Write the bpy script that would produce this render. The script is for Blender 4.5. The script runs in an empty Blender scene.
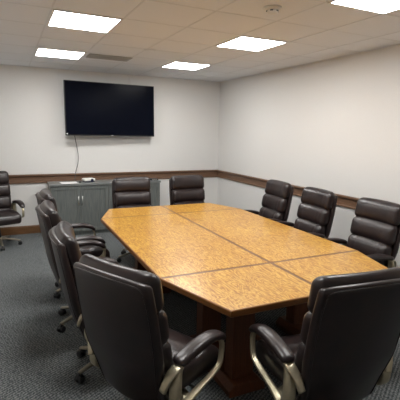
import bpy, bmesh, math, random
from mathutils import Vector, Matrix
random.seed(4)
C = bpy.context.scene.collection
PI = math.pi

# ------------------------------------------------------------------ camera
F_PX, PITCH, ROLL, YAW, CAMZ = 402.5, 0.1701, 0.0209, 0.4485, 1.8074
fw = Vector((math.sin(YAW)*math.cos(PITCH), math.cos(YAW)*math.cos(PITCH), -math.sin(PITCH)))
rt = fw.cross(Vector((0, 0, 1))).normalized()
up = rt.cross(fw)
r2 = rt*math.cos(ROLL) + up*math.sin(ROLL)
u2 = -rt*math.sin(ROLL) + up*math.cos(ROLL)
cam_data = bpy.data.cameras.new('camera')
cam_data.sensor_width = 36.0
cam_data.lens = F_PX/400*36
cam_data.clip_start = 0.05
cam = bpy.data.objects.new('camera', cam_data)
C.objects.link(cam)
m = Matrix((r2, u2, -fw)).transposed().to_4x4()
m.translation = Vector((0, 0, CAMZ))
cam.matrix_world = m
bpy.context.scene.camera = cam

# ------------------------------------------------------------------ world and exposure
sc = bpy.context.scene
w = bpy.data.worlds.new('world'); sc.world = w; w.use_nodes = True
w.node_tree.nodes['Background'].inputs[0].default_value = (0.8, 0.85, 1, 1)
w.node_tree.nodes['Background'].inputs[1].default_value = 0.02
sc.view_settings.view_transform = 'Standard'
sc.view_settings.look = 'None'
sc.view_settings.gamma = 1
sc.view_settings.use_curve_mapping = False
sc.view_settings.exposure = 1.73
LAMP = 9.0          # radiance of the ceiling panels

# ------------------------------------------------------------------ room numbers
XR, YB, H = 3.935, 7.36, 2.783
XL, YF = -0.85, -0.9
GX, GY, T = 0.404, 1.917, 0.61      # ceiling grid origin and pitch

# ------------------------------------------------------------------ materials
def mat(name, col, rough=0.6, metal=0.0, spec=None, coat=0.0):
    m = bpy.data.materials.new(name); m.use_nodes = True
    b = m.node_tree.nodes['Principled BSDF']
    b.inputs['Base Color'].default_value = (*col, 1)
    b.inputs['Roughness'].default_value = rough
    b.inputs['Metallic'].default_value = metal
    if spec is not None: b.inputs['Specular IOR Level'].default_value = spec
    if coat: b.inputs['Coat Weight'].default_value = coat; b.inputs['Coat Roughness'].default_value = 0.12
    return m

def N(m, t, **kw):
    n = m.node_tree.nodes.new(t)
    for k, v in kw.items():
        if k in n.inputs: n.inputs[k].default_value = v
        else: setattr(n, k, v)
    return n

def L(m, a, ao, b, bi): m.node_tree.links.new(a.outputs[ao], b.inputs[bi])

def coords(m, scale=(1, 1, 1), rot=(0, 0, 0)):
    tc = N(m, 'ShaderNodeTexCoord'); mp = N(m, 'ShaderNodeMapping')
    mp.inputs['Scale'].default_value = scale; mp.inputs['Rotation'].default_value = rot
    L(m, tc, 'Object', mp, 'Vector'); return mp

def ramp(m, src, out, stops):
    r = N(m, 'ShaderNodeValToRGB'); e = r.color_ramp.elements
    while len(e) < len(stops): e.new(0.5)
    for el, (p, c) in zip(e, stops): el.position = p; el.color = (*c, 1)
    L(m, src, out, r, 'Fac'); return r

def bump(m, src, out, strength, dist=0.01):
    b = N(m, 'ShaderNodeBump'); b.inputs['Strength'].default_value = strength; b.inputs['Distance'].default_value = dist
    L(m, src, out, b, 'Height'); L(m, b, 'Normal', m.node_tree.nodes['Principled BSDF'], 'Normal')

def noisy(name, c1, c2, scale, rough=0.6, bs=0.1, stretch=(1, 1, 1), metal=0.0, spec=None, detail=4, bd=0.003):
    m = mat(name, c1, rough, metal, spec)
    mp = coords(m, stretch); n = N(m, 'ShaderNodeTexNoise', Scale=scale, Detail=detail)
    L(m, mp, 'Vector', n, 'Vector')
    r = ramp(m, n, 'Fac', [(0.3, c1), (0.7, c2)])
    L(m, r, 'Color', m.node_tree.nodes['Principled BSDF'], 'Base Color')
    if bs: bump(m, n, 'Fac', bs, bd)
    return m

M = {}
M['wall'] = noisy('wall_vinyl', (0.70, 0.69, 0.67), (0.73, 0.72, 0.70), 160, 0.55, 0.08)
M['ceiling'] = noisy('ceiling_tile', (0.77, 0.79, 0.82), (0.81, 0.83, 0.86), 240, 0.9, 0.15)
M['grid'] = mat('ceiling_grid_metal', (0.70, 0.715, 0.74), 0.5)
M['lampframe'] = mat('lamp_frame', (0.75, 0.74, 0.72), 0.4)
M['vent'] = mat('vent_metal', (0.42, 0.42, 0.41), 0.5)
M['ventdark'] = mat('vent_dark', (0.12, 0.12, 0.12), 0.8)
M['plastic_w'] = mat('white_plastic', (0.75, 0.74, 0.70), 0.4)
M['paper'] = mat('paper', (0.85, 0.85, 0.85), 0.8)
M['black'] = mat('black_plastic', (0.012, 0.012, 0.013), 0.4)
M['screen'] = mat('tv_screen', (0.003, 0.004, 0.009), 0.25, spec=0.04)
M['cable'] = mat('grey_cable', (0.10, 0.09, 0.085), 0.6)
M['darkblue'] = mat('navy_plastic', (0.01, 0.014, 0.05), 0.4)
M['lens'] = mat('dark_glass', (0.01, 0.01, 0.01), 0.05)
M['sticker'] = mat('sticker', (0.8, 0.8, 0.8), 0.5)
M['walnut'] = noisy('walnut_trim', (0.105, 0.055, 0.032), (0.185, 0.105, 0.062), 6, 0.4, 0.05, (1.5, 1.5, 40))
M['walnut_x'] = M['walnut']
M['basewood'] = noisy('baseboard_oak', (0.115, 0.052, 0.020), (0.21, 0.10, 0.038), 5, 0.45, 0.05, (1.5, 1.5, 30))
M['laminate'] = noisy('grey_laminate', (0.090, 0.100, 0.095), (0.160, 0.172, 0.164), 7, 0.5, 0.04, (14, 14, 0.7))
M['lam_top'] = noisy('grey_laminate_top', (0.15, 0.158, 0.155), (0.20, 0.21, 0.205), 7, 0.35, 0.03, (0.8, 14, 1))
M['basemetal_shaded'] = mat('base_metal_shaded', (0.30, 0.27, 0.21), 0.4, 0.8)  # champagne metal of the legs, colour darkened to carry the shade under the chairs
M['steel'] = mat('brushed_steel', (0.65, 0.64, 0.62), 0.3, 1.0)
M['champagne'] = noisy('champagne_metal', (0.50, 0.44, 0.31), (0.56, 0.50, 0.36), 40, 0.36, 0.02, metal=0.75)
M['redwood'] = noisy('pedestal_oak', (0.085, 0.028, 0.012), (0.15, 0.052, 0.02), 8, 0.4, 0.04, (12, 12, 0.8))
M['inlay'] = noisy('inlay_walnut', (0.15, 0.065, 0.022), (0.21, 0.095, 0.035), 30, 0.32, 0.03)
M['edge'] = noisy('table_edge_oak', (0.17, 0.065, 0.014), (0.25, 0.10, 0.024), 12, 0.35, 0.03, (2, 2, 12))

def leather():
    m = mat('dark_leather', (0.022, 0.015, 0.014), 0.38, spec=0.5)
    mp = coords(m); v = N(m, 'ShaderNodeTexVoronoi', Scale=260.0); L(m, mp, 'Vector', v, 'Vector')
    n = N(m, 'ShaderNodeTexNoise', Scale=9.0, Detail=3.0); L(m, mp, 'Vector', n, 'Vector')
    r = ramp(m, n, 'Fac', [(0.3, (0.012, 0.008, 0.0085)), (0.7, (0.024, 0.0135, 0.0125))])
    L(m, r, 'Color', m.node_tree.nodes['Principled BSDF'], 'Base Color')
    rr = ramp(m, n, 'Fac', [(0.2, (0.31,)*3), (0.8, (0.37,)*3)])
    L(m, rr, 'Color', m.node_tree.nodes['Principled BSDF'], 'Roughness')
    n2 = N(m, 'ShaderNodeTexNoise', Scale=22.0, Detail=2.0); L(m, mp, 'Vector', n2, 'Vector')
    a = N(m, 'ShaderNodeMath', operation='MULTIPLY_ADD'); a.inputs[1].default_value = 0.15
    L(m, v, 'Distance', a, 0); L(m, n2, 'Fac', a, 2)
    bump(m, a, 'Value', 0.12, 0.002)
    return m
M['leather'] = leather()

def oak():
    m = mat('golden_oak', (0.6, 0.3, 0.07), 0.3)
    b = m.node_tree.nodes['Principled BSDF']
    mp = coords(m, (6, 2.0, 1))
    w1 = N(m, 'ShaderNodeTexNoise', Scale=2.0, Detail=2.5, Distortion=.8); L(m, mp, 'Vector', w1, 'Vector')
    # cathedral figure of rotary-cut oak: iso-lines of a slow noise, broken up by elongated flecks
    mul = N(m, 'ShaderNodeMath', operation='MULTIPLY'); mul.inputs[1].default_value = 75
    L(m, w1, 'Fac', mul, 0)
    sn = N(m, 'ShaderNodeMath', operation='SINE'); L(m, mul, 'Value', sn, 0)
    mp2 = coords(m, (85, 13, 1)); n2 = N(m, 'ShaderNodeTexNoise', Scale=1.0, Detail=2.0, Roughness=0.6, Distortion=.5); L(m, mp2, 'Vector', n2, 'Vector')
    mx = N(m, 'ShaderNodeMath', operation='MULTIPLY_ADD'); mx.inputs[1].default_value = 0.15; L(m, sn, 'Value', mx, 0); L(m, n2, 'Fac', mx, 2)
    r = ramp(m, mx, 'Value', [(0.26, (0.33, 0.135, 0.012)), (0.47, (0.50, 0.240, 0.024)), (0.66, (0.63, 0.375, 0.068))])
    n3 = N(m, 'ShaderNodeTexNoise', Scale=1.6, Detail=2.0)
    mp3 = coords(m); L(m, mp3, 'Vector', n3, 'Vector')
    mixn = N(m, 'ShaderNodeMix', data_type='RGBA', blend_type='MULTIPLY'); mixn.inputs[0].default_value = 0.6
    r3 = ramp(m, n3, 'Fac', [(0.3, (0.82, 0.74, 0.62)), (0.7, (1, 1, 1))])
    m.node_tree.links.new(r.outputs['Color'], mixn.inputs[6]); m.node_tree.links.new(r3.outputs['Color'], mixn.inputs[7])
    m.node_tree.links.new(mixn.outputs[2], b.inputs['Base Color'])
    b.inputs['Roughness'].default_value = 0.34
    b.inputs['Coat Weight'].default_value = 0.4; b.inputs['Coat Roughness'].default_value = 0.22
    bump(m, mx, 'Value', 0.05, 0.002)
    return m
M['oak'] = oak()

def carpet():
    m = mat('carpet', (0.05, 0.055, 0.06), 0.95, spec=0.15)
    mp = coords(m)
    n = N(m, 'ShaderNodeTexNoise', Scale=30.0, Detail=1.0); L(m, mp, 'Vector', n, 'Vector')
    v = N(m, 'ShaderNodeTexNoise', Scale=170.0, Detail=2.0); L(m, mp, 'Vector', v, 'Vector')
    sep = N(m, 'ShaderNodeSeparateXYZ'); rotd = coords(m, (1, 1, 1), (0, 0, .42)); L(m, rotd, 'Vector', sep, 'Vector')
    sins = []
    for ax, k in (('X', 210.0), ('Y', 150.0)):
        q = N(m, 'ShaderNodeMath', operation='MULTIPLY'); q.inputs[1].default_value = k; L(m, sep, ax, q, 0)
        q2 = N(m, 'ShaderNodeMath', operation='MULTIPLY_ADD'); q2.inputs[1].default_value = 9.0; L(m, n, 'Fac', q2, 0); L(m, q, 'Value', q2, 2)
        q3 = N(m, 'ShaderNodeMath', operation='SINE'); L(m, q2, 'Value', q3, 0); sins.append(q3)
    pr = N(m, 'ShaderNodeMath', operation='MULTIPLY'); L(m, sins[0], 'Value', pr, 0); L(m, sins[1], 'Value', pr, 1)
    a = N(m, 'ShaderNodeMath', operation='MULTIPLY_ADD'); a.inputs[1].default_value = 0.28; L(m, pr, 'Value', a, 0); L(m, v, 'Fac', a, 2)
    r = ramp(m, a, 'Value', [(0.25, (0.040, 0.047, 0.050)), (0.5, (0.108, 0.118, 0.120)), (0.75, (0.24, 0.25, 0.25))])
    L(m, r, 'Color', m.node_tree.nodes['Principled BSDF'], 'Base Color')
    bump(m, a, 'Value', 0.5, 0.004)
    return m
M['carpet'] = carpet()

def emit(name, col, s):
    m = bpy.data.materials.new(name); m.use_nodes = True; nt = m.node_tree
    nt.nodes.remove(nt.nodes['Principled BSDF'])
    e = nt.nodes.new('ShaderNodeEmission'); e.inputs[0].default_value = (*col, 1); e.inputs[1].default_value = s
    nt.links.new(e.outputs[0], nt.nodes['Material Output'].inputs[0]); return m
M['lamp'] = emit('lamp_diffuser', (1.0, 0.99, 0.97), LAMP)

# ------------------------------------------------------------------ mesh helpers
def link(name, bm, m, parent=None, smooth=False, bevel=0.0, seg=2):
    me = bpy.data.meshes.new(name)
    bmesh.ops.recalc_face_normals(bm, faces=bm.faces)
    bm.to_mesh(me); bm.free()
    me.materials.append(m)
    o = bpy.data.objects.new(name, me); C.objects.link(o)
    if smooth:
        for p in me.polygons: p.use_smooth = True
    if bevel:
        md = o.modifiers.new('bevel', 'BEVEL'); md.width = bevel; md.segments = seg; md.limit_method = 'ANGLE'
    if parent: o.parent = parent
    return o

def box(bm, x0, x1, y0, y1, z0, z1):
    vs = [bm.verts.new(c) for c in ((x0,y0,z0),(x1,y0,z0),(x1,y1,z0),(x0,y1,z0),(x0,y0,z1),(x1,y0,z1),(x1,y1,z1),(x0,y1,z1))]
    for f in ((0,3,2,1),(4,5,6,7),(0,1,5,4),(1,2,6,5),(2,3,7,6),(3,0,4,7)): bm.faces.new([vs[i] for i in f])

def boxo(name, m, dims, parent=None, bevel=0.0):
    bm = bmesh.new(); box(bm, *dims); return link(name, bm, m, parent, bevel=bevel)

def prism(bm, pts, z0, z1):
    a = [bm.verts.new((x, y, z0)) for x, y in pts]; b = [bm.verts.new((x, y, z1)) for x, y in pts]
    bm.faces.new(a[::-1]); bm.faces.new(b); n = len(pts)
    for i in range(n): bm.faces.new((a[i], a[(i+1) % n], b[(i+1) % n], b[i]))

def lathe(bm, prof, cx=0, cy=0, n=24):
    rings = []
    for r, z in prof:
        rings.append([bm.verts.new((cx + r*math.cos(2*PI*i/n), cy + r*math.sin(2*PI*i/n), z)) for i in range(n)])
    for a, b in zip(rings, rings[1:]):
        for i in range(n): bm.faces.new((a[i], a[(i+1) % n], b[(i+1) % n], b[i]))
    bm.faces.new(rings[0][::-1]); bm.faces.new(rings[-1])

def smoothpath(pts, n=6, closed=False):
    out = []; k = len(pts)
    rng = range(k) if closed else range(k-1)
    for i in rng:
        if closed: p0, p1, p2, p3 = pts[(i-1) % k], pts[i], pts[(i+1) % k], pts[(i+2) % k]
        else: p0, p1, p2, p3 = pts[max(i-1, 0)], pts[i], pts[i+1], pts[min(i+2, k-1)]
        for j in range(n):
            t = j/n
            out.append(tuple(0.5*((2*b) + (c-a)*t + (2*a-5*b+4*c-d)*t*t + (-a+3*b-3*c+d)*t**3) for a, b, c, d in zip(p0, p1, p2, p3)))
    if not closed: out.append(tuple(pts[-1]))
    return out

def sweep(bm, path, closed=False, lateral=None, n=12, power=2.0):
    """path of (x, y, z, half width along lateral, half thickness)"""
    P = [Vector(p[:3]) for p in path]; k = len(P); rings = []
    lat0 = lateral
    for i in range(k):
        if closed: t = P[(i+1) % k] - P[i-1]
        else: t = P[min(i+1, k-1)] - P[max(i-1, 0)]
        t.normalize()
        if lat0 is None:
            ref = Vector((0, 0, 1)) if abs(t.z) < 0.9 else Vector((1, 0, 0))
            lat = t.cross(ref).normalized()
        else: lat = (lat0 - t*lat0.dot(t)).normalized()
        nr = t.cross(lat).normalized()
        ring = []
        for j in range(n):
            a = 2*PI*j/n; c, s = math.cos(a), math.sin(a)
            u = math.copysign(abs(c)**(2/power), c); v = math.copysign(abs(s)**(2/power), s)
            ring.append(bm.verts.new(P[i] + lat*u*path[i][3] + nr*v*path[i][4]))
        rings.append(ring)
    m_ = k if closed else k-1
    for i in range(m_):
        a, b = rings[i], rings[(i+1) % k]
        for j in range(n): bm.faces.new((a[j], a[(j+1) % n], b[(j+1) % n], b[j]))
    if not closed: bm.faces.new(rings[0][::-1]); bm.faces.new(rings[-1])

def pillow(bm, w, d, h, r, fn=None, nx=14, ny=6, nz=8, puff=0.0):
    """rounded box of full size w,d,h with edge radius r, softly puffed; fn warps every vertex"""
    vmap = {}
    def vert(i, j, k):
        key = (i, j, k)
        if key in vmap: return vmap[key]
        def par(i, n, s, rr):
            t = 2*i/n-1            # denser near the ends
            t = math.sin(t*PI/2)
            return t*s/2
        rr = min(r, w/2*.99, d/2*.99, h/2*.99)
        p = Vector((par(i, nx, w, rr), par(j, ny, d, rr), par(k, nz, h, rr)))
        inner = Vector((max(-w/2+rr, min(w/2-rr, p.x)), max(-d/2+rr, min(d/2-rr, p.y)), max(-h/2+rr, min(h/2-rr, p.z))))
        q = p-inner
        if q.length > 1e-9: p = inner + q.normalized()*min(rr, max(abs(q.x), abs(q.y), abs(q.z)))
        if puff:
            ex = 1-abs(2*p.x/w)**4; ey = 1-abs(2*p.y/d)**2; ez = 1-abs(2*p.z/h)**2
            p.y += math.copysign(puff*ex*ez, p.y)*min(1, abs(2*p.y/d)); p.z += math.copysign(puff*.5*ex*ey, p.z)*min(1, abs(2*p.z/h))
        v = bm.verts.new(fn(p) if fn else p); vmap[key] = v; return v
    for i in range(nx):
        for j in range(ny):
            for k in (0, nz): bm.faces.new([vert(i, j, k), vert(i+1, j, k), vert(i+1, j+1, k), vert(i, j+1, k)])
    for i in range(nx):
        for k in range(nz):
            for j in (0, ny): bm.faces.new([vert(i, j, k), vert(i+1, j, k), vert(i+1, j, k+1), vert(i, j, k+1)])
    for j in range(ny):
        for k in range(nz):
            for i in (0, nx): bm.faces.new([vert(i, j, k), vert(i, j+1, k), vert(i, j+1, k+1), vert(i, j, k+1)])

def empty(name, loc, rz=0, label=None, cat=None, group=None):
    o = bpy.data.objects.new(name, None); C.objects.link(o)
    o.location = loc; o.rotation_euler = (0, 0, rz); o.empty_display_size = 0.1
    tag(o, label, cat, group); return o

def tag(o, label=None, cat=None, group=None, kind=None):
    if label: o['label'] = label
    if cat: o['category'] = cat
    if group: o['group'] = group
    if kind: o['kind'] = kind
    return o

def copy_tree(o, parent=None):
    c = o.copy(); C.objects.link(c)
    if parent: c.parent = parent
    for ch in o.children: copy_tree(ch, c)
    return c

# ------------------------------------------------------------------ room shell
W = 0.12
tag(boxo('floor', M['carpet'], (XL-W, XR+W, YF-W, YB+W, -0.1, 0)), kind='structure')
ceil = tag(boxo('ceiling', M['ceiling'], (XL-W, XR+W, YF-W, YB+W, H, H+0.1)), kind='structure')
tag(boxo('wall_back', M['wall'], (XL-W, XR+W, YB, YB+W, 0, H)), kind='structure')
tag(boxo('wall_right', M['wall'], (XR, XR+W, YF, YB, 0, H)), kind='structure')
tag(boxo('wall_left', M['wall'], (XL-W, XL, YF, YB, 0, H)), kind='structure')
tag(boxo('wall_front', M['wall'], (XL-W, XR+W, YF-W, YF, 0, H)), kind='structure')
# suspended ceiling bars
bm = bmesh.new()
x = GX
while x > XL: x -= T
x += T
while x < XR-0.02:
    box(bm, x-0.007, x+0.007, YF, YB, H-0.003, H+0.001); x += T
y = GY
while y > YF: y -= T
y += T
while y < YB-0.02:
    box(bm, XL, XR, y-0.007, y+0.007, H-0.0025, H+0.001); y += T
link('ceiling_grid', bm, M['grid'], ceil)
# angle strip where ceiling meets wall
bm = bmesh.new()
box(bm, XL, XR, YB-0.02, YB, H-0.008, H); box(bm, XR-0.02, XR, YF, YB-0.02, H-0.008, H)
box(bm, XL, XL+0.02, YF, YB-0.02, H-0.008, H); box(bm, XL+0.02, XR-0.02, YF, YF+0.02, H-0.008, H)
link('ceiling_edge', bm, M['grid'], ceil)

# chair rail: a moulded profile (offset from wall, z) extruded along each wall
RAIL = [(0, .868), (.014, .868), (.026, .876), (.026, .890), (.013, .899), (.010, .935), (.013, .975), (.018, .982), (.030, .990), (.036, 1.0), (.036, 1.014), (.028, 1.022), (0, 1.022)]
BASE = [(0, 0), (.016, 0), (.016, .118), (.012, .130), (.008, .137), (0, .140)]
def moulding(name, prof, side, m):
    bm = bmesh.new(); ends = []
    for e in (0, 1):
        ring = []
        for o, z in prof:
            if side == 'back': p = ((XL+o) if e == 0 else (XR-o), YB-o, z)
            if side == 'front': p = ((XL+o) if e == 0 else (XR-o), YF+o, z)
            if side == 'right': p = (XR-o, (YF+o) if e == 0 else (YB-o), z)
            if side == 'left': p = (XL+o, (YF+o) if e == 0 else (YB-o), z)
            ring.append(bm.verts.new(p))
        ends.append(ring)
    n = len(prof)
    for i in range(n): bm.faces.new((ends[0][i], ends[0][(i+1) % n], ends[1][(i+1) % n], ends[1][i]))
    bm.faces.new(ends[0]); bm.faces.new(ends[1][::-1])
    tag(link(name, bm, m), kind='structure')
for i, s in enumerate(('back', 'right', 'left', 'front')):
    moulding('trim_%d' % (i+1), RAIL, s, M['walnut'])
    moulding('baseboard_' + s, BASE, s, M['basewood'])
# conduit strip on the wall above the television
tag(boxo('trim_5', M['wall'], (2.070, 2.092, YB-0.014, YB, 2.45, H-0.008)), kind='structure')

# ------------------------------------------------------------------ ceiling lights
def light_mesh(ix, iy, label):
    cx, cy = GX+(ix+.5)*T, GY+(iy+.5)*T
    o = empty('ceiling_light', (cx, cy, H), 0, label, 'ceiling light', 'ceiling light panels')
    a, b = T/2-0.006, T/2-0.027
    bm = bmesh.new()
    box(bm, -a, a, -a, -b, -.010, -.0005); box(bm, -a, a, b, a, -.010, -.0005)
    box(bm, -a, -b, -b, b, -.010, -.0005); box(bm, b, a, -b, b, -.010, -.0005)
    link('lamp_frame', bm, M['lampframe'], o)
    boxo('diffuser', M['lamp'], (-b, b, -b, b, -.007, -.0015), o)
    return o
lights = {(0, 3): 'large square ceiling light at the top left, nearer than the one by the vent',
          (0, 6): 'square ceiling light directly beside the air vent, above the television',
          (3, 6): 'small far square ceiling light between television and right wall',
          (3, 3): 'square ceiling light in the middle, behind the smoke detector',
          (3, 0): 'square ceiling light cut off by the top right frame edge',
          (0, 0): 'square ceiling light above the camera, near side'}
for (ix, iy), lb in lights.items(): light_mesh(ix, iy, lb)

# air vent (linear slot diffuser) in the tile beside the far light
v = empty('air_vent', (GX+1.55*T, GY+6.35*T, H), 0, 'grey slotted ceiling air vent beside the far left light', 'vent')
bm = bmesh.new()
a, b = 0.29, 0.155
box(bm, -a, a, -b, -b+.03, -.012, -.0005); box(bm, -a, a, b-.03, b, -.012, -.0005)
box(bm, -a, -a+.03, -b+.03, b-.03, -.012, -.0005); box(bm, a-.03, a, -b+.03, b-.03, -.012, -.0005)
link('vent_frame', bm, M['vent'], v, bevel=0.003)
boxo('vent_backing', M['ventdark'], (-a+.03, a-.03, -b+.03, b-.03, -.003, -.0005), v)
for k in range(5):
    yy = -b+.055+k*.05
    boxo('vent_slat', M['vent'], (-a+.03, a-.03, yy-.014, yy+.014, -.010, -.0035), v)
# smoke detector
s = empty('smoke_detector', (1.965, 2.83, H), 0, 'round white smoke detector on the ceiling near the top frame edge', 'smoke detector')
bm = bmesh.new(); lathe(bm, [(.072, -.0005), (.074, -.012), (.066, -.018), (.05, -.022)]); link('detector_base', bm, M['plastic_w'], s, smooth=True)
bm = bmesh.new(); lathe(bm, [(.05, -.022), (.048, -.038), (.036, -.047), (.015, -.050)]); link('sensor_dome', bm, M['plastic_w'], s, smooth=True)
for k in range(6):
    a = k*PI/3
    o = boxo('sensor_slot', M['black'], (-.011, .011, .0465, .0505, -.036, -.027), s); o.rotation_euler = (0, 0, a+.3)
# round sprinkler cover
s = empty('sprinkler_cover', (1.675, 5.0, H), 0, 'small round ceiling cover plate in front of the air vent', 'sprinkler')
bm = bmesh.new(); lathe(bm, [(.075, -.0005), (.075, -.006), (.062, -.010)], n=28); link('rim', bm, M['grid'], s)
bm = bmesh.new(); lathe(bm, [(.052, -.010), (.050, -.014), (.02, -.015)], n=28); link('cap', bm, M['ceiling'], s, smooth=True)

# ------------------------------------------------------------------ conference table
TX, TY0, TR = 1.889, 1.918, -0.0109
TH, TT = 0.76, 0.045
WD, CW, A1, A2, A3 = 0.957, 0.742, 0.667, 2.772, 3.330
mid = A3/2
tb = empty('conference_table', (TX + math.sin(-TR)*mid, TY0 + mid, 0), TR,
           'long golden oak conference table with clipped corners and dark inlay lines', 'table')
def clipseg(g):   # half width of the table top at table length y
    if g < A1: return CW + (WD-CW)*g/A1
    if g > A2: return WD - (WD-CW)*(g-A2)/(A3-A2)
    return WD
E_ = 0.012      # width of the solid edge band
S_ = 0.017      # half width of inlay
def pt(x, y): return (x, y-mid)
rows = [(E_, A1-S_), (A1+S_, A2-S_), (A2+S_, A3-E_)]
for ri, (g0, g1) in enumerate(rows):
    for s in (-1, 1):
        pts = [pt(s*S_, g0), pt(s*(clipseg(g0)-E_), g0), pt(s*(clipseg(g1)-E_), g1), pt(s*S_, g1)]
        bm = bmesh.new(); prism(bm, pts, TH-0.03, TH)
        link('top_panel', bm, M['oak'], tb)
bm = bmesh.new(); box(bm, -S_, S_, E_-mid, A3-E_-mid, TH-.03, TH-.0006); link('inlay_strip', bm, M['inlay'], tb)
for g in (A1, A2):
    for s in (-1, 1):
        x0, x1 = sorted((s*S_, s*(WD-E_)))
        bm = bmesh.new(); box(bm, x0, x1, g-S_-mid, g+S_-mid, TH-.03, TH-.0006); link('inlay_strip', bm, M['inlay'], tb)
outl = [(-CW, 0), (CW, 0), (WD, A1), (WD, A2), (CW, A3), (-CW, A3), (-WD, A2), (-WD, A1)]
inl = [(-(CW-E_*.6), E_), (CW-E_*.6, E_), (WD-E_, A1), (WD-E_, A2), (CW-E_*.6, A3-E_), (-(CW-E_*.6), A3-E_), (-(WD-E_), A2), (-(WD-E_), A1)]
bm = bmesh.new()
n = 8; ch = 0.006
def ring(poly, z, k=0.0):
    r = []
    for x, y in poly:
        r.append(bm.verts.new((x*(1-k/WD), (y-mid)*(1-k/mid), z)))
    return r
loops = [ring(inl, TH-.029), ring(inl, TH), ring(outl, TH, ch*.7), ring(outl, TH-.006), ring(outl, TH-TT+.008), ring(outl, TH-TT, ch), ring(inl, TH-TT, .03)]
for a, b in zip(loops, loops[1:]):
    for i in range(n): bm.faces.new((a[i], a[(i+1) % n], b[(i+1) % n], b[i]))
link('edge_molding', bm, M['edge'], tb)
bm = bmesh.new(); prism(bm, [pt(x*.955, mid+(y-mid)*.975) for x, y in outl], TH-TT+.002, TH-.031); link('underside_board', bm, M['redwood'], tb)
# two pedestals: four posts each, on stepped runners
for g in (0.60, A3-0.86):
    c = g-mid
    for sx in (-1, 1):
        x0 = sx*.46
        pr = [(-.145, 0), (.145, 0), (.145, .045), (.105, .085), (-.105, .085), (-.145, .045)]
        bm = bmesh.new()
        e0 = [bm.verts.new((x0+a, c-.38, z)) for a, z in pr]; e1 = [bm.verts.new((x0+a, c+.38, z)) for a, z in pr]
        bm.faces.new(e0); bm.faces.new(e1[::-1])
        for i in range(6): bm.faces.new((e0[i], e0[(i+1) % 6], e1[(i+1) % 6], e1[i]))
        link('pedestal_foot', bm, M['redwood'], tb, bevel=.005)
        for sy in (-1, 1):
            boxo('pedestal_post', M['redwood'], (x0-.085, x0+.085, c+sy*.25-.06, c+sy*.25+.06, .085, TH-TT), tb, bevel=.006)
        boxo('side_apron', M['redwood'], (x0-.03, x0+.03, c-.19, c+.19, TH-TT-.14, TH-TT), tb, bevel=.003)
    for sy in (-1, 1):
        boxo('cross_apron', M['redwood'], (-.375, .375, c+sy*.25-.02, c+sy*.25+.02, TH-TT-.12, TH-TT), tb, bevel=.003)
    boxo('cross_rail', M['redwood'], (-.355, .355, c-.03, c+.03, .085-.06, .085), tb, bevel=.003)
boxo('stretcher_beam', M['redwood'], (-.03, .03, .60-mid+.03, A3-.86-mid-.03, .03, .08), tb, bevel=.003)

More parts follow.
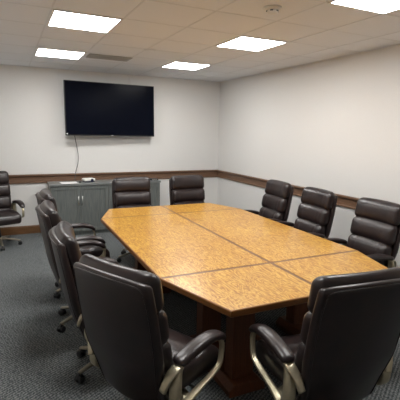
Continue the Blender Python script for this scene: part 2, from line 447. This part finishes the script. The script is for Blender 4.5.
# ------------------------------------------------------------------ executive chair
def yb(z):                       # y of the back's mid-line at height z
    return -.268 - .18*max(0, z-.72) + .40*max(0, .72-z)**1.3
def make_chair():
    o = empty('office_chair', (0, 0, 0))
    # star base: local z up, seat faces +y
    bm = bmesh.new(); lathe(bm, [(.03, .085), (.042, .09), (.045, .125), (.034, .14)]); link('base_hub', bm, M['champagne'], o, smooth=True)
    for k in range(5):
        a = 2*PI*k/5 + PI/2 - .12
        d = Vector((math.cos(a), math.sin(a), 0)); lat = Vector((-d.y, d.x, 0))
        pts = smoothpath([(*(d*r)[:2], z, wd, th) for r, z, wd, th in ((.02, .112, .026, .018), (.10, .110, .024, .016), (.20, .096, .019, .013), (.30, .076, .016, .010))], 4)
        bm = bmesh.new(); sweep(bm, pts, lateral=lat, n=10, power=3.2)
        lg = link('base_leg', bm, M['basemetal_shaded'], o, smooth=True)
        # twin wheel caster
        c = d*.297; aw = a + PI/2 + .5*math.sin(3*k)
        wdir = Vector((math.cos(aw), math.sin(aw), 0)); fdir = Vector((-wdir.y, wdir.x, 0))
        bm = bmesh.new()
        for s in (-1, 1):
            nseg = 16; rings = []
            for off, rr in ((.009, .024), (.012, .029), (.024, .029), (.029, .022)):
                rings.append([bm.verts.new(c + wdir*s*off + fdir*rr*math.cos(2*PI*q/nseg) + Vector((0, 0, .0295 + rr*math.sin(2*PI*q/nseg)))) for q in range(nseg)])
            for ra, rb in zip(rings, rings[1:]):
                for q in range(nseg): bm.faces.new((ra[q], ra[(q+1) % nseg], rb[(q+1) % nseg], rb[q]))
            bm.faces.new(rings[0]); bm.faces.new(rings[-1])
        # hood between wheels and stem
        hood = [(*(c - fdir*.028)[:2], .038, .010, .006), (*(c - fdir*.012)[:2], .058, .011, .007), (*(c + fdir*.012)[:2], .060, .011, .007), (*(c + fdir*.028)[:2], .045, .010, .006)]
        sweep(bm, hood, lateral=wdir, n=8)
        sweep(bm, [(c.x, c.y, .03, .006, .006), (c.x, c.y, .076, .006, .006)], n=8)
        link('caster', bm, M['black'], lg, smooth=False)
    bm = bmesh.new(); lathe(bm, [(.033, .14), (.033, .20), (.028, .205), (.028, .27), (.022, .275), (.022, .375)]); link('gas_lift', bm, M['black'], o, smooth=True)
    bm = bmesh.new(); pillow(bm, .20, .26, .05, .018, lambda p: p+Vector((0, -.02, .385)), 6, 6, 3)
    mech = link('tilt_mechanism', bm, M['black'], o, smooth=True)
    bm = bmesh.new(); sweep(bm, [(.08, .03, .385, .005, .005), (.20, .03, .380, .005, .005), (.215, .03, .380, .009, .006), (.262, .03, .378, .011, .006)], n=8); link('tilt_lever', bm, M['black'], mech, smooth=True)
    bm = bmesh.new(); sweep(bm, [(0, .11, .385, .02, .02), (0, .13, .385, .024, .024), (0, .175, .385, .024, .024), (0, .18, .385, .018, .018)], n=12); link('tension_knob', bm, M['black'], mech, smooth=True)
    # seat: lower shell + cushion with a waterfall front and side bolsters
    def seatfn(p):
        q = p.copy(); y = p.y+.03
        f = max(0, (y-.10)/.18); q.z = p.z - .035*f*f
        q.z += .012*(abs(p.x)/.26)**3 if p.z > 0 else 0
        q.z -= .010*math.exp(-((abs(p.x)-.165)/.010)**2) if p.z > 0 else 0
        q.z -= .010*math.exp(-((y-.06)/.010)**2)*(1 if p.z > 0 else 0)
        q.x = p.x*(1 - .10*max(0, -y/.28)); return q + Vector((0, .045, .470))
    bm = bmesh.new(); pillow(bm, .535, .50, .14, .05, seatfn, 30, 26, 8, puff=.006); link('seat', bm, M['leather'], o, smooth=True)
    bm = bmesh.new(); pillow(bm, .47, .45, .022, .01, lambda p: p+Vector((0, .01, .412)), 10, 10, 2); link('seat_pan', bm, M['black'], o, smooth=True)
    # back shell: padded panel with an outline that narrows to the bottom
    ZB, ZT = .335, 1.122
    def hw(z):
        t = max(0, min(1, (z-ZB)/(ZT-ZB)))
        return .250 + .037*(lambda u: u*u*(3-2*u))(max(0, min(1, (t-.18)/.30))) - .012*max(0, (t-.7)/.3)**2
    def shellfn(p):
        t = p.z/(ZT-ZB) + .5; z = ZB + t*(ZT-ZB)
        q = Vector((p.x/.28*hw(z), 0, z))
        q.y = yb(z) - .055 + p.y + .045*(p.x/.28)**2
        q.z -= .018*(p.x/.28)**2*t
        return q
    bm = bmesh.new(); pillow(bm, .56, .05, ZT-ZB, .024, shellfn, 20, 4, 30, puff=.004)
    sh = link('back_shell', bm, M['leather'], o, smooth=True)
    # piping along the rear edge of the shell
    path = []
    for z, e in [(ZB+.03, 1), (.5, 1), (.65, 1), (.8, 1), (.95, 1), (1.04, .985), (1.078, .95)]:
        x = (hw(z)-.022)*e; path.append((x, z))
    path = [(x, z) for x, z in path] + [(.21, 1.094), (.12, 1.104), (0, 1.108)]
    full = path + [(-x, z) for x, z in path[-2::-1]]
    p3 = []
    for x, z in full:
        p3.append((x, yb(z)-.055-.0262-.0015+.045*(x/hw(z))**2, z, .0032, .0032))
    bm = bmesh.new(); sweep(bm, smoothpath(p3, 4), n=6); link('piping', bm, M['leather'], sh, smooth=True)
    # four stacked cushions
    segs = [(.50, .570, .49, .120, .012), (.560, .755, .520, .125, .014), (.748, .945, .545, .110, .006), (.938, 1.137, .55, .098, -.004)]
    for z0, z1, wd, dp, fo in segs:
        zc = (z0+z1)/2; hh = z1-z0+.006
        def fn(p, zc=zc, hh=hh, wd=wd, fo=fo):
            z = zc+p.z
            q = Vector((p.x, 0, z))
            q.y = yb(z) + .010 + fo + p.y + .035*(2*p.x/wd)**2
            if p.y > 0:      # stitched vertical seams
                q.y -= .007*math.exp(-((abs(p.x)-.15)/.007)**2)
            return q
        bm = bmesh.new(); pillow(bm, wd, dp, hh, .055, fn, 36, 10, 16, puff=.022)
        link('back_cushion', bm, M['leather'], o, smooth=True)
    # arms
    for s in (-1, 1):
        X = s*.305
        lat = Vector((1, 0, 0))
        # metal loop (y, z, half width, half thickness)
        lp = [(-.165, .63, .024, .014), (-.06, .658, .018, .009), (.08, .663, .018, .009), (.18, .637, .017, .009), (.223, .585, .017, .010), (.224, .525, .017, .010),
              (.185, .468, .017, .010), (.10, .438, .018, .010), (0, .422, .020, .011), (-.09, .405, .024, .014), (-.155, .392, .030, .020), (-.205, .45, .032, .026), (-.195, .56, .030, .022)]
        bm = bmesh.new(); sweep(bm, smoothpath([(X+s*.010*(1 if z < .5 else 0), y, z, a, b) for y, z, a, b in lp], 5, True), closed=True, lateral=lat, n=12, power=3.5)
        ar = link('armrest', bm, M['champagne'], o, smooth=True)
        # rear plate joining the arm to the back
        bm = bmesh.new()
        sweep(bm, smoothpath([(X, -.140, .640, .026, .008), (X, -.20, .625, .030, .009), (X-s*.012, -.245, .585, .024, .010), (X-s*.03, -.265, .52, .020, .010)], 4), lateral=lat, n=12, power=3.5)
        link('arm_bracket', bm, M['champagne'], ar, smooth=True)
        bm = bmesh.new()
        sweep(bm, [(X, -.10, .400, .025, .008), (X-s*.05, -.06, .390, .025, .008), (X-s*.16, 0, .392, .02, .008)], lateral=Vector((0, 1, 0)), n=10, power=3)
        link('arm_support', bm, M['champagne'], ar, smooth=True)
        pad = [(-.185, .655, .016, .010), (-.17, .662, .040, .022), (-.10, .676, .044, .027), (0, .688, .045, .028), (.10, .686, .044, .027), (.18, .664, .040, .024), (.218, .635, .032, .018), (.230, .617, .014, .009)]
        bm = bmesh.new(); sweep(bm, smoothpath([(X, y, z-.012, a, b) for y, z, a, b in pad], 5), lateral=lat, n=16, power=2.6)
        link('arm_pad', bm, M['leather'], ar, smooth=True)
        bm = bmesh.new()
        sweep(bm, [(X-s*.022, -.19, .47, .011, .011), (X+s*.034, -.19, .47, .011, .011)], n=12)
        link('bolt', bm, M['champagne'], ar, smooth=True)
    return o

chair0 = make_chair()
# x, y, heading of the seat in degrees, label
chairs = [
    (0.74, 2.075, 28, 'dark leather chair seen from behind at the near left corner of the table'),
    (1.58, 1.66, 84, 'dark leather chair seen from behind at the near end of the table, bottom right'),
    (0.655, 2.87, -4, 'dark leather chair on the left side of the table, directly behind the biggest left chair'),
    (0.62, 3.70, -1, 'dark leather chair on the left side of the table, middle one of the row'),
    (0.67, 4.48, -1, 'dark leather chair on the left side of the table, furthest one before the grey cabinet'),
    (-0.175, 6.72, -74, 'dark leather chair standing alone against the back wall at the left frame edge'),
    (1.61, 5.33, -90, 'dark leather chair at the far end of the table, in front of the grey cabinet'),
    (2.485, 5.33, -90, 'dark leather chair at the far end of the table, right of the grey cabinet'),
    (3.06, 4.52, 175, 'dark leather chair along the right wall, furthest from the camera'),
    (3.06, 3.73, 175, 'dark leather chair along the right wall, middle of the three'),
    (3.09, 2.85, 178, 'dark leather chair along the right wall, nearest and cut by the right frame edge'),
]
CH = []
for i, (x, y, h, lb) in enumerate(chairs):
    c = chair0 if i == 0 else copy_tree(chair0)
    c.location = (x, y, 0); c.rotation_euler = (0, 0, math.radians(h-90))
    if i in (2, 5, 6, 7): c.scale = (1, 1, .975 if i in (2, 5) else .982)      # seat set a little lower
    tag(c, lb, 'chair', 'dark leather office chairs'); CH.append(c)

# ------------------------------------------------------------------ storage cabinet
CX0, CX1, CY0, CY1, CZ = 0.60, 2.52, 6.90, 7.32, 0.895
cb = empty('storage_cabinet', ((CX0+CX1)/2, (CY0+CY1)/2, 0), 0, 'low grey wood-grain storage cabinet with four doors under the television', 'cabinet')
hwid, hd = (CX1-CX0)/2, (CY1-CY0)/2
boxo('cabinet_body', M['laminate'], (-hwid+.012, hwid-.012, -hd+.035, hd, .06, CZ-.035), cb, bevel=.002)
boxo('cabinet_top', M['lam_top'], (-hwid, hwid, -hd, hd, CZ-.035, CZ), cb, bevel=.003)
boxo('plinth', M['laminate'], (-hwid+.03, hwid-.03, -hd+.06, hd-.02, 0, .06), cb)
dw = (2*hwid-.024)/4
for k in range(4):
    x0 = -hwid+.012+k*dw
    bm = bmesh.new()
    g = .002; f = .055; y0, y1 = -hd+.014, -hd+.034
    box(bm, x0+g, x0+f, y0, y1, .07, CZ-.042); box(bm, x0+dw-f, x0+dw-g, y0, y1, .07, CZ-.042)
    box(bm, x0+f, x0+dw-f, y0, y1, .07, .07+f); box(bm, x0+f, x0+dw-f, y0, y1, CZ-.042-f, CZ-.042)
    box(bm, x0+f, x0+dw-f, y0+.011, y1-.002, .07+f, CZ-.042-f)
    d = link('cabinet_door', bm, M['laminate'], cb)
    hx = x0+dw-.032 if k % 2 == 0 else x0+.032
    bm = bmesh.new()
    sweep(bm, [(hx, y0-.020, .525, .006, .006), (hx, y0-.020, .68, .006, .006)], n=10)
    for zz in (.545, .66): sweep(bm, [(hx, y0-.020, zz, .004, .004), (hx, y0+.001, zz, .004, .004)], n=8)
    link('door_handle', bm, M['steel'], d, smooth=True)

# things on the cabinet
p_ = tag(boxo('paper_sheet', M['paper'], (-.14, .14, -.105, .105, 0, .004)), 'white paper lying flat on the left of the grey cabinet top', 'paper')
p_.location = (.93, 7.05, CZ); p_.rotation_euler = (0, 0, .08)
pj = empty('projector', (1.26, 7.10, CZ), .15, 'small white device with dark front standing on the grey cabinet', 'projector')
bm = bmesh.new(); pillow(bm, .20, .16, .05, .02, lambda p: p+Vector((0, 0, .040)), 10, 8, 6); link('casing', bm, M['plastic_w'], pj, smooth=True)
bm = bmesh.new(); sweep(bm, [(.035, -.060, .036, .024, .024), (.035, -.088, .036, .026, .026), (.035, -.094, .036, .020, .020)], n=16); link('lens', bm, M['darkblue'], pj, smooth=True)
boxo('projector_foot', M['darkblue'], (-.085, .085, -.065, .065, 0, .022), pj, bevel=.004)
# flat black box at the cabinet's right end
bb = empty('set_top_box', (2.42, 7.02, CZ), 0, 'small flat black box on the right end of the grey cabinet', 'electronics')
boxo('casing', M['black'], (-.07, .07, -.06, .06, 0, .03), bb, bevel=.004)
boxo('front_strip', M['plastic_w'], (-.05, .05, -.0615, -.0598, .012, .016), bb)
# loose black adaptor lead beside the device
bm = bmesh.new()
sweep(bm, smoothpath([(1.06, 7.22, CZ+.006, .005, .005), (1.08, 7.12, CZ+.006, .005, .005), (1.12, 7.03, CZ+.006, .005, .005), (1.09, 6.98, CZ+.006, .005, .005), (1.06, 7.05, CZ+.006, .005, .005), (1.11, 7.15, CZ+.006, .005, .005), (1.15, 7.16, CZ+.006, .005, .005)], 6), n=8)
tag(link('loose_cable', bm, M['black'], smooth=True), 'short black cable lying coiled between the paper and the white device', 'cable')

# ------------------------------------------------------------------ television
tv = empty('television', (1.7008, 7.18, 2.1362), 0.0423, 'large black flat television mounted on the back wall', 'television')
w2, h2 = .791, .4525
boxo('tv_body', M['black'], (-w2, w2, -.010, .030, -h2, h2), tv, bevel=.003)
boxo('tv_screen', M['screen'], (-w2+.012, w2-.012, -.0125, -.0101, -h2+.018, h2-.012), tv)
boxo('tv_rear_housing', M['black'], (-.55, .55, .0301, .065, -.33, .20), tv, bevel=.006)
boxo('wall_bracket', M['black'], (-.25, .25, .0655, .115, -.15, .15), tv, bevel=.004)
boxo('mounting_arm', M['black'], (-.10, .10, .1155, .172, -.10, .10), tv)
boxo('logo_bar', M['plastic_w'], (-.018, .018, -.0135, -.0102, -h2+.005, -h2+.011), tv)
boxo('energy_sticker', M['sticker'], (-w2+.014, -w2+.034, -.0135, -.0126, -h2+.022, -h2+.040), tv)
for o in tv.children: o.rotation_euler = (-.026, 0, 0)
# cord hanging from the television
bm = bmesh.new()
cp = [(1.075, 7.26, 1.78), (1.085, 7.31, 1.66), (1.115, 7.325, 1.50), (1.135, 7.33, 1.34), (1.125, 7.33, 1.20), (1.085, 7.315, 1.06), (1.065, 7.30, .96), (1.05, 7.27, CZ+.012)]
sweep(bm, smoothpath([(*q, .006, .006) for q in cp], 6), n=8)
tag(link('power_cord', bm, M['cable'], smooth=True), 'thin dark power cord hanging from the television to the cabinet', 'cord')
